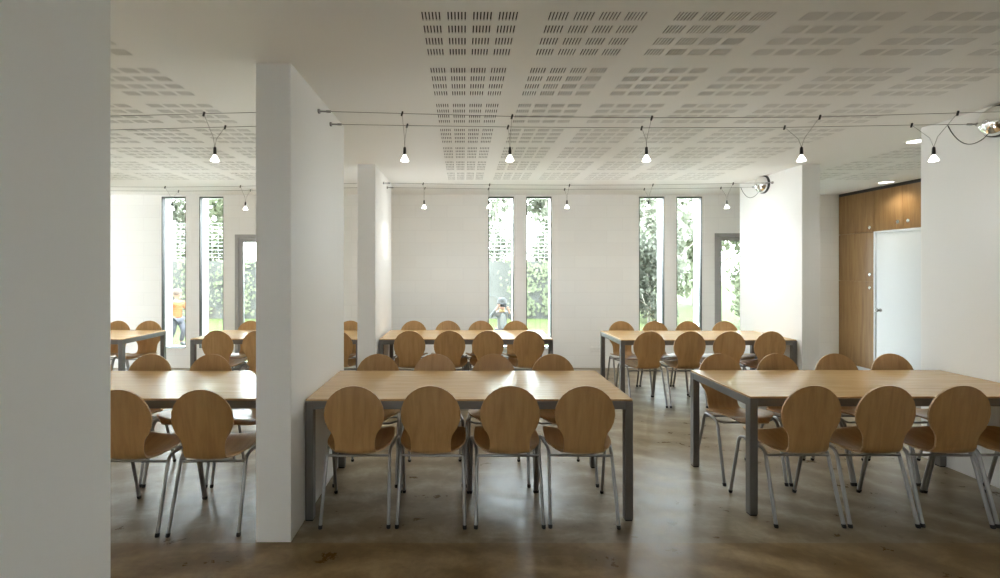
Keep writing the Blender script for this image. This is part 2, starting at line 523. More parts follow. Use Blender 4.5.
# ------------------------------------------------------------------ tables
def make_table(x0, x1, y0, y1, label):
    t = empty('dining_table', ((x0+x1)/2, (y0+y1)/2, 0), 0, label, 'table', 'long beech topped dining tables')
    hx, hy = (x1-x0)/2, (y1-y0)/2
    box('tabletop', -hx+0.003, hx-0.003, -hy+0.003, hy-0.003, 0.738, 0.75, M_top, t, bevel=0.002)
    bm = bmesh.new()
    L_ = 0.05
    add_box(bm, -hx+L_, hx-L_, -hy, -hy+0.03, 0.688, 0.738, 0.003)
    add_box(bm, -hx+L_, hx-L_, hy-0.03, hy, 0.688, 0.738, 0.003)
    add_box(bm, -hx, -hx+0.03, -hy+L_, hy-L_, 0.688, 0.738, 0.003)
    add_box(bm, hx-0.03, hx, -hy+L_, hy-L_, 0.688, 0.738, 0.003)
    add_box(bm, -0.03, 0.03, -hy+0.03, hy-0.03, 0.70, 0.737, 0.002)
    obj('apron', bm, M_steel_grey, t)
    for sx in (-1, 1):
        for sy in (-1, 1):
            a, b = sorted((sx*hx, sx*(hx-L_))); c, d = sorted((sy*hy, sy*(hy-L_)))
            lg = box('leg', a, b, c, d, 0.008, 0.738, M_steel_grey, t, bevel=0.004)
            box('foot_pad', a+0.004, b-0.004, c+0.004, d-0.004, 0, 0.008, M_rubber, lg)
    return t

TAB = {
 'T1': (-0.970, 1.046, 2.855, 3.665, 'long beech table whose end touches the pillar, middle of the front row'),
 'T2': (1.80, 3.782, 2.915, 3.685, 'long beech table in the front row standing against the white wall'),
 'T3': (-3.175, -1.178, 2.87, 3.66, 'long beech table seen between the two white pillars'),
 'T4': (-0.96, 1.03, 5.31, 6.10, 'long beech table in the far row under the middle slit windows'),
 'T5': (1.785, 3.78, 5.26, 6.05, 'long beech table in the far row beside the bright pillar'),
 'T6': (-3.13, -1.18, 5.33, 6.10, 'long beech table in front of the glazed door of the far bay'),
 'T7': (-5.88, -3.89, 5.31, 6.10, 'long beech table under the window with the orange figure'),
}
for k in TAB: make_table(*TAB[k])

# ------------------------------------------------------------------ chairs
def chair_shell():
    """one bent ply shell; returns centre-line rows: (y, z, half width, dish)"""
    prof = [(-0.247, 0.852), (-0.240, 0.75), (-0.226, 0.62), (-0.214, 0.53), (-0.206, 0.475)]
    # bend
    c = Vector((-0.150, 0.470)); r = 0.056
    for a in (195, 212, 230, 250, 268): prof.append((c.x+r*math.cos(math.radians(a)), c.y+r*math.sin(math.radians(a))))
    prof += [(-0.08, 0.416), (0.0, 0.424), (0.09, 0.440), (0.15, 0.446), (0.19, 0.440), (0.215, 0.428)]
    # arc-length resample
    P = [Vector((p[0], p[1]+0.018*(1 if p[1] < 0.6 else 0.5))) for p in prof]
    s = [0]
    for a, b in zip(P, P[1:]): s.append(s[-1]+(b-a).length)
    def at(x):
        for i in range(len(s)-1):
            if x <= s[i+1] or i == len(s)-2:
                t = (x-s[i])/(s[i+1]-s[i]); return P[i].lerp(P[i+1], t)
    def width(x):
        R = 0.178
        if x < 0.265:
            return math.sqrt(max(R*R-(x-R)**2, 0))
        keys = [(0.265, 0.1553), (0.285, 0.140), (0.305, 0.129), (0.33, 0.122), (0.37, 0.119), (0.42, 0.121), (0.455, 0.130), (0.48, 0.150), (0.505, 0.178),
                (0.53, 0.196), (0.57, 0.206), (0.64, 0.208), (0.70, 0.203), (0.74, 0.196), (0.765, 0.180), (0.785, 0.150)]
        e = s[-1]
        if x >= e-0.0005: return 0.10
        for (a, wa), (b, wb2) in zip(keys, keys[1:]):
            if x <= b:
                t = (x-a)/(b-a); return wa+(wb2-wa)*t
        t = (x-0.785)/max(e-0.785, 1e-3); return 0.15+(0.10-0.15)*min(t, 1)
    xs = [0.178*(1-math.cos(math.radians(a))) for a in (4, 12, 22, 34, 48, 62, 76, 90, 104, 118)]
    xs += [0.265, 0.285, 0.305, 0.33, 0.36, 0.385, 0.405, 0.42, 0.435, 0.45, 0.465, 0.48, 0.4925, 0.505, 0.5175, 0.53, 0.55, 0.58, 0.62, 0.67, 0.71, 0.74, 0.76, 0.775, 0.79, s[-1]-0.0004]
    xs = sorted(x for x in xs if x <= s[-1])
    rows = []
    for x in xs:
        p = at(x); q = at(min(x+0.004, s[-1])); q0 = at(max(x-0.004, 0))
        t = (q-q0).normalized(); n = Vector((-t.y, t.x))   # points to the sitter's side
        if n.x < 0 and x < 0.4: n = -n
        if x >= 0.4 and n.y < 0: n = -n
        rows.append((x, p, n, width(x)))
    return rows, s[-1]

def shell_part(rows, name, parent, th=0.010):
    NC = 12
    V, F = [], []
    us = [math.sin((i/NC-0.5)*PI*0.92)/math.sin(PI*0.46) for i in range(NC+1)]
    for side in (0, 1):
        for x, p, n, wd in rows:
            for u in us:
                X = u*wd
                if x < 0.40: dish = 0.35*X*X*(1.0)                # back wraps gently forward at its sides
                elif x < 0.5: dish = 0.55*X*X
                else: dish = 0.75*X*X                             # seat sides lift into a saddle
                off = dish - (th if side else 0)
                V.append((X, p.x+n.x*off, p.y+n.y*off))
    R = len(rows); C = NC+1; H = R*C
    for i in range(R-1):
        for j in range(NC):
            a, b, c, d = i*C+j, i*C+j+1, (i+1)*C+j+1, (i+1)*C+j
            F.append((a, b, c, d)); F.append((H+a, H+d, H+c, H+b))
    loop = [(0, j) for j in range(C)] + [(i, C-1) for i in range(1, R)] + [(R-1, j) for j in range(C-2, -1, -1)] + [(i, 0) for i in range(R-2, 0, -1)]
    ne0 = len(F)
    for (a, b), (c, d) in zip(loop, loop[1:]+loop[:1]):
        F.append((a*C+b, H+a*C+b, H+c*C+d, c*C+d))
    bm = bmesh.new()
    vs = [bm.verts.new(v) for v in V]
    for f in F: bm.faces.new([vs[i] for i in f])
    me_o = obj(name, bm, M_beech, parent, smooth=True, angle=45)
    me_o.data.materials.append(M_beech_edge)
    for k, pl in enumerate(me_o.data.polygons):
        if k >= ne0: pl.material_index = 1
    return me_o

def make_chair():
    t = empty('dining_chair')
    rows, tot = chair_shell()
    k = next(i for i, r in enumerate(rows) if r[0] >= 0.45)
    shell_part(rows[k:], 'seat', t)
    shell_part(rows[:k+1], 'backrest', t)
    rad = 0.0105
    for sx in (-1, 1):
        RB, RT = Vector((sx*0.203, -0.222, 0.0)), Vector((sx*0.193, -0.098, 0.428))
        FT, FB = Vector((sx*0.220, 0.122, 0.440)), Vector((sx*0.222, 0.226, 0.0))
        arcR = arc3(RB, RT, FT, 0.045); arcF = arc3(RT, FT, FB, 0.055)
        for base, pts in ((RB, [RB]+arcR), (FB, [FB]+arcF[::-1])):
            d = (pts[1]-pts[0]).normalized()
            lg = tube('leg', [pts[0]+d*0.012]+pts[1:], rad, M_chrome, t, 10)
            tube('foot_cap', [pts[0], pts[0]+d*0.006, pts[0]+d*0.022], 0.012, M_rubber, lg, 10, radii=[0.010, 0.0125, 0.0125])
    bm = bmesh.new()
    for sx in (-1, 1):
        RT, FT = Vector((sx*0.193, -0.098, 0.428)), Vector((sx*0.220, 0.122, 0.440))
        d = (FT-RT).normalized()
        add_tube(bm, [RT+d*0.045, FT-d*0.055], rad, 10)
    add_tube(bm, [(-0.192, -0.112, 0.394), (0.192, -0.112, 0.394)], 0.0085, 8)
    add_tube(bm, [(-0.214, 0.075, 0.425), (-0.15, 0.075, 0.405), (0.15, 0.075, 0.405), (0.214, 0.075, 0.425)], 0.008, 8)
    obj('seat_frame', bm, M_chrome, t, True, 50)
    return t

ORD = ['first', 'second', 'third', 'fourth']
def spec():
    out = []
    def row(tk, ys, xs, far, ords, place, jit=None):
        g = 'chairs along the %s' % place
        for i, x in enumerate(xs):
            out.append((x, ys, far, ords[i], g, (jit or [0]*8)[i]))
    A = TAB
    n_ = 0.14
    out2 = []
    def add(tk, far, xs, words_, tname, rots=None):
        y0, y1 = A[tk][2], A[tk][3]
        y = y1-n_ if far else y0+n_
        if tk == 'T2' and not far: y -= 0.052
        if tk == 'T3' and not far: y -= 0.098
        side = ('far side of the table ' if far else 'near side of the table ')+tname
        for i, x in enumerate(xs):
            out2.append((x, y, far, words_[i], side, (rots or [0]*8)[i], ('far' if far else 'near')+' side chairs of the table '+tname))
    add('T1', False, [-0.652, -0.189, 0.278, 0.731], ['first from the pillar', 'second from the pillar', 'third from the pillar', 'fourth from the pillar'], 'touching the pillar', [1, -1, .5, -1.5])
    add('T1', True, [-0.691, -0.223, 0.247, 0.730], ['first from the pillar', 'second from the pillar', 'third from the pillar', 'fourth from the pillar'], 'touching the pillar', [-1, 1, 0, 1])
    add('T2', False, [2.078, 2.522, 2.97, 3.405], ['first from the aisle', 'second from the aisle', 'third from the aisle', 'cut by the frame edge'], 'against the white wall', [0, 0, -2, 0])
    add('T2', True, [2.09, 2.56, 3.03, 3.485], ['first from the aisle', 'second from the aisle', 'third from the aisle', 'before the white door'], 'against the white wall', [0, 1, -1, 0])
    add('T3', False, [-1.508, -1.968], ['by the tall pillar', 'half cropped by the near pillar'], 'seen between pillars', [1, -1])
    add('T3', True, [-1.56, -2.04, -2.52, -3.0], ['mostly behind the pillar', 'second from the pillar', 'third from the pillar', 'just beside the near pillar'], 'seen between pillars', [0, -1, 1, 0])
    add('T4', False, [-0.60, -0.155, 0.285, 0.739], ['first from the pillar', 'second from the pillar', 'third from the pillar', 'at the open end'], 'under the middle windows', [0, 1, -1, 0])
    add('T4', True, [-0.658, -0.20, 0.24, 0.702], ['first from the pillar', 'second from the pillar', 'before the child photographer', 'at the open end'], 'under the middle windows')
    add('T5', False, [2.068, 2.52, 2.965, 3.41], ['first from the aisle', 'second from the aisle', 'third from the aisle', 'nearest the pillar'], 'by the bright pillar', [1, 0, -1, 1])
    add('T5', True, [2.093, 2.536, 2.974, 3.459], ['first from the aisle', 'before the hedge window', 'third from the aisle', 'before the glazed door'], 'by the bright pillar')
    add('T6', False, [-2.765, -2.31, -1.42], ['at the open end', 'half behind the pillar', 'glimpsed in the pillar gap'], 'of the far bay', [0, 0, 0])
    add('T6', True, [-2.83, -1.504], ['before the glazed door', 'glimpsed in the pillar gap'], 'of the far bay')
    add('T7', True, [-4.17, -4.60], ['beside the slit window', 'beside the near pillar'], 'under the orange figure', [4, 0])
    return out2

proto = make_chair()
first = True
for (x, y, far, which, side, rot, grp) in spec():
    if first:
        c = proto; first = False
    else:
        c = proto.copy(); COL.objects.link(c)
        for ch in list(proto.children):
            k = ch.copy(); COL.objects.link(k); k.parent = c
            for g in ch.children:
                q = g.copy(); COL.objects.link(q); q.parent = k
    c.location = (x, y, 0)
    c.rotation_euler = (0, 0, (PI if far else 0)+math.radians(rot))
    tag(c, 'beech chair, %s, %s' % (side, which), 'chair', grp)

# ------------------------------------------------------------------ wire lighting
def wire_z(kind, x):
    pass
def cable(pts, label, group):
    t = empty('lighting_cable', pts[0], 0, label, 'cable', group)
    p0 = Vector(pts[0])
    loc = [Vector(p)-p0 for p in pts]
    tube('cable_wire', loc, 0.0021, M_wire, t, 6)
    for a, b in ((loc[0], loc[1]), (loc[-1], loc[-2])):
        d = (b-a).normalized()
        bm = bmesh.new()
        add_tube(bm, [a, a+d*0.012], 0.016, 12)
        add_tube(bm, [a+d*0.012, a+d*0.075], 0.006, 8)
        add_tube(bm, [a+d*0.055, a+d*0.085], 0.0085, 8)
        obj('cable_anchor', bm, M_chrome, t, True, 50)

YA = [(3.13, 3.41), (5.68, 5.95)]
SAG = [[(PX0, 2.612), (-0.41, 2.597), (0.33, 2.577), (1.29, 2.568), (2.38, 2.573), (3.31, 2.60), (PX1, 2.612)],
       [(PX0, 2.612), (-0.41, 2.602), (0.33, 2.592), (1.29, 2.585), (2.38, 2.589), (3.31, 2.606), (PX1, 2.612)]]
SAG2 = [[(PX0, 2.60), (-0.487, 2.592), (0.325, 2.580), (1.30, 2.574), (2.32, 2.578), (3.30, 2.595), (PX1, 2.605)],
        [(PX0, 2.592), (-0.487, 2.586), (0.325, 2.575), (1.30, 2.570), (2.32, 2.573), (3.30, 2.588), (PX1, 2.60)]]
for s_, (ys, sag, nm) in enumerate(((YA[0], SAG, 'before the front table'), (YA[1], SAG2, 'along the far row'))):
    for i in range(2):
        cable([(x, ys[i], z) for x, z in sag[i]], 'thin steel lighting cable strung between pillars %s, %s of its pair' % (nm, ['outer', 'inner'][i]), 'lighting cables')
lb = [(-5.93, 2.60), (-4.6, 2.565), (-3.64, 2.560), (-2.72, 2.570), (-1.745, 2.595), (PX0-0.2, 2.61)]
for s_, ys in enumerate(YA):
    for i in range(2):
        dz = (0.0, -0.004)[i] + (0, -0.01)[s_]
        cable([(x, ys[i], z+dz) for x, z in lb], 'thin steel lighting cable crossing the far bay, %s pair, %s wire' % (['near', 'window side'][s_], ['outer', 'inner'][i]), 'lighting cables')

def make_lamp(x, ya, za, yb, zb, zbulb, watts, label, skew=0.0):
    ym = (ya+yb)/2
    t = empty('wire_lamp', (x, ym, zbulb), 0, label, 'lamp', 'halogen lamps hung from the lighting cables')
    lathe('bulb', [(0.009, 0.018), (0.012, 0.012), (0.021, -0.006), (0.0275, -0.018), (0.0285, -0.023), (0.025, -0.026), (0.0, -0.028)], M_bulb, t, 18)
    lathe('lamp_socket', [(0.0, 0.076), (0.005, 0.076), (0.0095, 0.069), (0.011, 0.026), (0.0105, 0.0185), (0.0, 0.0185)], M_dark, t, 16)
    for yy, zz, dx in ((ya, za, -skew), (yb, zb, skew)):
        dl = Vector((dx, yy-ym, zz-zbulb))
        tube('lamp_cord', [(0, 0, 0.074), (dl.x*0.25, dl.y*0.16, 0.074+(dl.z-0.074)*0.35), (dl.x, dl.y, dl.z)], 0.0013, M_wire, t, 5)
        bm = bmesh.new()
        add_tube(bm, [dl+Vector((-0.004, 0, -0.017)), dl+Vector((0.004, 0, 0.013))], 0.0065, 8)
        obj('cable_clip', bm, M_dark, t, True, 50)
    # the reflector throws most light down; the glass lets some leak all round
    for nm, typ, wt, z in (('bulb_beam', 'SPOT', watts, -0.05), ('bulb_leak', 'POINT', watts*0.22, -0.10)):
        ld = bpy.data.lights.new(nm, typ)
        ld.energy = wt
        ld.color = (0.97, 1.0, 0.985)
        if typ == 'SPOT':
            ld.spot_size = math.radians(176); ld.spot_blend = 1.0
        ld.shadow_soft_size = 0.04
        lo = bpy.data.objects.new(nm, ld); COL.objects.link(lo)
        lo.parent = t; lo.location = (0, 0, z)
    return t

WHERE = ['first from the tall pillar', 'second from the tall pillar', 'third from the tall pillar', 'second from the right-side transformer', 'beside the transformer']
WHERE = ['first from the tall pillar', 'second from the tall pillar', 'third from the tall pillar', 'fourth from the tall pillar', 'last before the transformer']
for i in range(5):
    x = SAG[0][i+1][0]
    make_lamp(x, YA[0][0], SAG[0][i+1][1], YA[0][1], SAG[1][i+1][1], 2.333, LAMP_NEAR_W, 'small lit halogen lamp on the near cable pair, %s' % WHERE[i], [0, 0.0, 0.02, -0.022, -0.02][i])
    x = SAG2[0][i+1][0]
    make_lamp(x, YA[1][0], SAG2[0][i+1][1], YA[1][1], SAG2[1][i+1][1], 2.335, LAMP_W, 'small lit halogen lamp on the far cable pair, %s' % WHERE[i].replace('tall', 'slim'), 0.0)
make_lamp(-1.745, YA[0][0], 2.595, YA[0][1], 2.591, 2.333, LAMP_NEAR_W, 'small lit halogen lamp hanging between the two pillars', 0.0)
make_lamp(-2.72, YA[1][0], 2.56, YA[1][1], 2.556, 2.315, LAMP_W, 'small lit halogen lamp in the far bay, above the glazed door', 0.0)
make_lamp(-3.64, YA[1][0], 2.55, YA[1][1], 2.546, 2.315, LAMP_W, 'small lit halogen lamp in the far bay, over the slit window', 0.0)

for (y, z, lab, ys, zc) in ((3.28, 2.594, 'round chrome transformer on the wall, cut by the frame edge', YA[0], 2.612), (5.84, 2.61, 'round chrome transformer high on the pillar by the cupboards', YA[1], 2.603)):
    t = empty('transformer', (PX1, y, z), 0, lab, 'transformer', 'chrome transformers of the wire lighting')
    R = Matrix.Rotation(-PI/2, 4, 'Y')
    lathe('base_ring', [(0.112, 0), (0.112, 0.02), (0.104, 0.026), (0.0, 0.026)], M_dark, t, 32, R)
    pr = [(0.104*math.cos(math.radians(a)), 0.026+0.075*math.sin(math.radians(a))) for a in range(0, 91, 10)]
    pr[-1] = (0, pr[-1][1])
    lathe('dome', pr, M_chrome_bright, t, 32, R)
    lathe('cap_nut', [(0.012, 0.098), (0.012, 0.112), (0.0, 0.114)], M_chrome_bright, t, 12, R)
    a = Vector((-0.23, ys[1]-y, zc-0.01-z)); 
    pts = []
    for k in range(13):
        u = k/12
        p = a.lerp(Vector((-0.055, 0.03, -0.09)), u)
        p.z -= 0.115*math.sin(PI*u)**0.8*(1-0.25*u)
        pts.append(p)
    tube('feed_cable', pts, 0.003, M_dark, t, 6)

# recessed downlights in the corridor ceiling
for (x, y, lab) in ((4.13, 4.22, 'round recessed downlight half hidden by the near pillar edge'), (5.66, 6.22, 'round recessed downlight close to the oak cupboards')):
    t = empty('ceiling_downlight', (x, y, CEIL), 0, lab, 'downlight', 'recessed downlights')
    lathe('trim_ring', [(0.10, 0.0), (0.10, -0.006), (0.082, -0.008), (0.078, -0.003), (0.078, 0.0)], M_socket, t, 28, c0=False, c1=False)
    lathe('diffuser', [(0.079, -0.0035), (0, -0.0035)], M_down, t, 28, c0=False)
    ld = bpy.data.lights.new('downlight_beam', 'SPOT'); ld.energy = DOWN_W; ld.color = (1, 0.93, 0.82)
    ld.spot_size = math.radians(140); ld.spot_blend = 0.8; ld.shadow_soft_size = 0.06
    lo = bpy.data.objects.new('downlight_beam', ld); COL.objects.link(lo); lo.parent = t; lo.location = (0, 0, -0.02)

# ------------------------------------------------------------------ garden
def grass_mat():
    m = mat('lawn_grass', (0.25, 0.33, 0.10), 0.9, 0, 0.1)
    v = coords(m)
    f = noise(m, v, 3.0, 8, 0.7)
    L(m, ramp(m, f, [(0.3, (0.039, 0.051, 0.016)), (0.6, (0.058, 0.070, 0.026)), (0.8, (0.078, 0.084, 0.039))]), bsdf(m).inputs['Base Color'])
    bump(m, noise(m, v, 60, 4, 0.8), 0.6, 0.03)
    return m
M_grass = grass_mat()
lawn = box('lawn', -45, 45, YB+WT+0.001, 60, -0.3, -0.02, M_grass)
tag(lawn, 'bright green lawn outside the slit windows', 'lawn', kind='structure')
ap = box('forecourt', -45, 45, -30, YF-0.251, -0.3, -0.13, mat('forecourt_paving', (0.45, 0.44, 0.42), 0.8))
tag(ap, 'pale paved forecourt behind the dining hall', 'paving', kind='structure')

def garden_wall_mat():
    m = mat('weathered_concrete', (0.4, 0.39, 0.36), 0.85)
    v = coords(m)
    f = noise(m, v, 1.3, 7, 0.7, 0.4)
    L(m, ramp(m, f, [(0.3, (0.037, 0.037, 0.032)), (0.55, (0.051, 0.051, 0.044)), (0.75, (0.066, 0.065, 0.058))]), bsdf(m).inputs['Base Color'])
    return m
gw = box('garden_wall', -20, 4.6, 14.7, 14.95, -0.02, 1.80, garden_wall_mat())
tag(gw, 'low weathered concrete garden wall with ivy beyond the lawn', 'wall', kind='structure')

M_fence = mat('white_fence_paint', (0.30, 0.30, 0.29), 0.5)
fn = empty('mesh_fence', (0, 14.82, 1.80), 0, 'white wire mesh fence standing on the garden wall', 'fence')
bm = bmesh.new()
for z in [0.12*k for k in range(1, 11)]: add_tube(bm, [(-16, 0, z), (4.4, 0, z)], 0.007, 4)
for k in range(0, 103): add_tube(bm, [(-16+0.2*k, 0.0, 0.02), (-16+0.2*k, 0.0, 1.22)], 0.004, 4)
obj('wire_panel', bm, M_fence, fn)
for k in range(10): tube('post', [(-16+2.266*k, 0.03, 0), (-16+2.266*k, 0.03, 1.3)], 0.03, M_fence, fn, 8)

def leaf_mat(name, c1, c2, c3):
    m = mat(name, c2, 0.7, 0, 0.2)
    v = coords(m)
    f = noise(m, v, 4.0, 4, 0.7)
    col = ramp(m, f, [(0.3, c1), (0.55, c2), (0.75, c3)])
    L(m, col, bsdf(m).inputs['Base Color'])
    bsdf(m).inputs['Transmission Weight'].default_value = 0.0
    nt = m.node_tree
    out = nt.nodes['Material Output']
    tr = N(m, 'ShaderNodeBsdfTranslucent'); L(m, col, tr.inputs['Color'])
    mx = N(m, 'ShaderNodeMixShader'); mx.inputs[0].default_value = 0.4
    L(m, bsdf(m).outputs[0], mx.inputs[1]); L(m, tr.outputs[0], mx.inputs[2]); L(m, mx.outputs[0], out.inputs['Surface'])
    return m
M_leaf_pale = leaf_mat('pale_leaves', (0.178, 0.189, 0.141), (0.237, 0.248, 0.192), (0.296, 0.303, 0.244))
M_leaf_mid = leaf_mat('mid_leaves', (0.111, 0.126, 0.074), (0.155, 0.170, 0.107), (0.215, 0.222, 0.155))
M_leaf_dark = leaf_mat('dark_leaves', (0.056, 0.059, 0.044), (0.085, 0.089, 0.067), (0.133, 0.137, 0.104))
M_bark = mat('tree_bark', (0.28, 0.25, 0.21), 0.9)

def add_leaves(bm, c, rad, n, size, rng):
    c = Vector(c)
    for _ in range(n):
        while True:
            p = Vector((rng.uniform(-1, 1), rng.uniform(-1, 1), rng.uniform(-1, 1)))
            if 0.1 < p.length < 1: break
        p = p*(0.75+0.25*rng.random())
        q = c+Vector((p.x*rad[0], p.y*rad[1], p.z*rad[2]))
        s = size*rng.uniform(0.6, 1.3)
        R = Matrix.Rotation(rng.uniform(0, 6.3), 3, 'Z') @ Matrix.Rotation(rng.uniform(-1.2, 1.2), 3, 'X')
        pts = [R @ Vector(k)*s for k in ((0, -1, 0), (0.55, 0, 0.12), (0, 1, 0), (-0.55, 0, 0.12))]
        bm.faces.new([bm.verts.new(q+k) for k in pts])

def tree(x, y, h, r, leaf, label, n=1500, size=0.16, seed=0, low=0.14, bush=False):
    rng = random.Random(seed)
    t = empty('garden_shrub' if bush else 'garden_tree', (x, y, -0.02), 0, label, 'shrub' if bush else 'tree', 'shrubs beyond the lawn' if bush else 'trees beyond the lawn')
    bm = bmesh.new()
    add_tube(bm, [(0, 0, 0), (0.05, 0.02, h*0.3), (-0.04, 0.0, h*0.6), (0.03, 0, h*0.85)], 0.1, 8, True, [0.09*h/5, 0.07*h/5, 0.045*h/5, 0.015])
    for k in range(7):
        a = rng.uniform(0, 6.3); z = h*rng.uniform(low*0.8, 0.75)
        add_tube(bm, [(0, 0, z), (math.cos(a)*r*0.4, math.sin(a)*r*0.4, z+h*0.08), (math.cos(a)*r*0.8, math.sin(a)*r*0.8, z+h*0.2)], 0.02, 6, True, [0.03*h/5, 0.018*h/5, 0.006])
    obj('stem' if bush else 'trunk', bm, M_bark, t, True)
    bm = bmesh.new()
    nb = 14
    n = int(n*(1.6 if bush else 4.0))
    for k in range(nb):
        a = rng.uniform(0, 6.3); rr = r*0.55*math.sqrt(rng.random()); z = h*(low+(1-low)*(k+0.5)/nb)
        sq = r*(0.62-0.25*abs((k+0.5)/nb-0.45))
        add_leaves(bm, (math.cos(a)*rr, math.sin(a)*rr, z), (sq, sq, sq*0.75), n//nb, size, rng)
    obj('crown', bm, leaf, t)
    return t
tree(-11.4, 18.0, 7.5, 1.6, M_leaf_pale, 'pale tree behind the fence, seen through the orange figure window', 1500, 0.15, 1)
tree(-9.1, 17.5, 6.8, 1.5, M_leaf_mid, 'green tree behind the fence, seen beside the far bay door', 1300, 0.14, 2)
tree(1.3, 17.6, 6.8, 1.3, M_leaf_pale, 'pale loose tree above the child photographer', 800, 0.13, 3)
tree(3.3, 18.4, 7.2, 1.5, M_leaf_pale, 'pale tree behind the fence in the ivy wall window', 1300, 0.15, 4)
tree(7.0, 17.6, 7.0, 2.2, M_leaf_pale, 'tall pale tree above the dark hedge', 1600, 0.15, 5)
tree(9.9, 19.8, 8.0, 2.3, M_leaf_mid, 'bushy green tree filling the window next to the bright pillar', 2200, 0.15, 6, 0.12)
tree(5.35, 13.4, 2.5, 0.95, M_leaf_dark, 'dark clipped shrub behind the bright grass', 1500, 0.09, 7, 0.12, True)
tree(5.6, 14.9, 2.6, 0.6, M_leaf_dark, 'second dark shrub at the hedge end', 1300, 0.09, 8, 0.12, True)
tree(7.6, 12.4, 2.7, 0.9, M_leaf_mid, 'leafy green shrub outside the half hidden door', 1500, 0.09, 9, 0.1, True)

rng = random.Random(11)
iv = []
bm = bmesh.new()
for (cx, wd) in ((-9.9, 0.9), (-8.4, 1.1), (-7.0, 0.8), (2.0, 0.65), (2.75, 0.5), (3.6, 0.5), (4.2, 0.4)):
    for _ in range(330):
        z = rng.uniform(0.1, 1.85)
        q = Vector((cx+rng.gauss(0, 0.42)*wd*(0.5+z/2), 14.62-rng.uniform(0, 0.10), z))
        s = rng.uniform(0.03, 0.075)
        R = Matrix.Rotation(rng.uniform(-0.7, 0.7), 3, 'Z') @ Matrix.Rotation(rng.uniform(0, 6.3), 3, 'Y')
        bm.faces.new([bm.verts.new(q+R @ Vector(k)*s) for k in ((0, 0, -1), (0.8, -0.1, 0), (0, 0, 1), (-0.8, -0.1, 0))])
o = obj('ivy_foliage', bm, M_leaf_mid)
tag(o, 'ivy leaves climbing the concrete garden wall', 'ivy', kind='stuff')

# ------------------------------------------------------------------ people outside
M_skin = mat('skin', (0.24, 0.135, 0.09), 0.5)
M_jacket = mat('grey_jacket_cloth', (0.075, 0.075, 0.07), 0.85)
M_shirt = mat('white_shirt_cloth', (0.133, 0.133, 0.125), 0.85)
M_trous = mat('dark_trouser_cloth', (0.05, 0.05, 0.06), 0.85)
M_orange = mat('orange_shirt_cloth', (0.234, 0.074, 0.020), 0.85)
M_hat = mat('grey_hat_cloth', (0.06, 0.058, 0.054), 0.9)
M_scarf = mat('yellow_scarf_cloth', (0.22, 0.16, 0.07), 0.9)
M_hair = mat('brown_hair', (0.07, 0.045, 0.03), 0.6)
M_eye = mat('dark_eye', (0.03, 0.02, 0.02), 0.3)

def skin(name, joints, bones, m, parent, root, sub=2):
    """joints: name -> (pos, radius or (rx, ry))"""
    names = list(joints)
    me = bpy.data.meshes.new(name)
    me.from_pydata([joints[k][0] for k in names], [(names.index(a), names.index(b)) for a, b in bones], [])
    o = bpy.data.objects.new(name, me); COL.objects.link(o)
    sm = o.modifiers.new('skin', 'SKIN'); sm.use_smooth_shade = True
    lay = me.skin_vertices[0].data if me.skin_vertices else None
    for i, k in enumerate(names):
        r = joints[k][1]; r = r if isinstance(r, tuple) else (r, r)
        lay[i].radius = r
        lay[i].use_root = (k == root)
    sb = o.modifiers.new('smooth', 'SUBSURF'); sb.levels = sub; sb.render_levels = sub
    me.materials.append(m)
    o.parent = parent
    return o

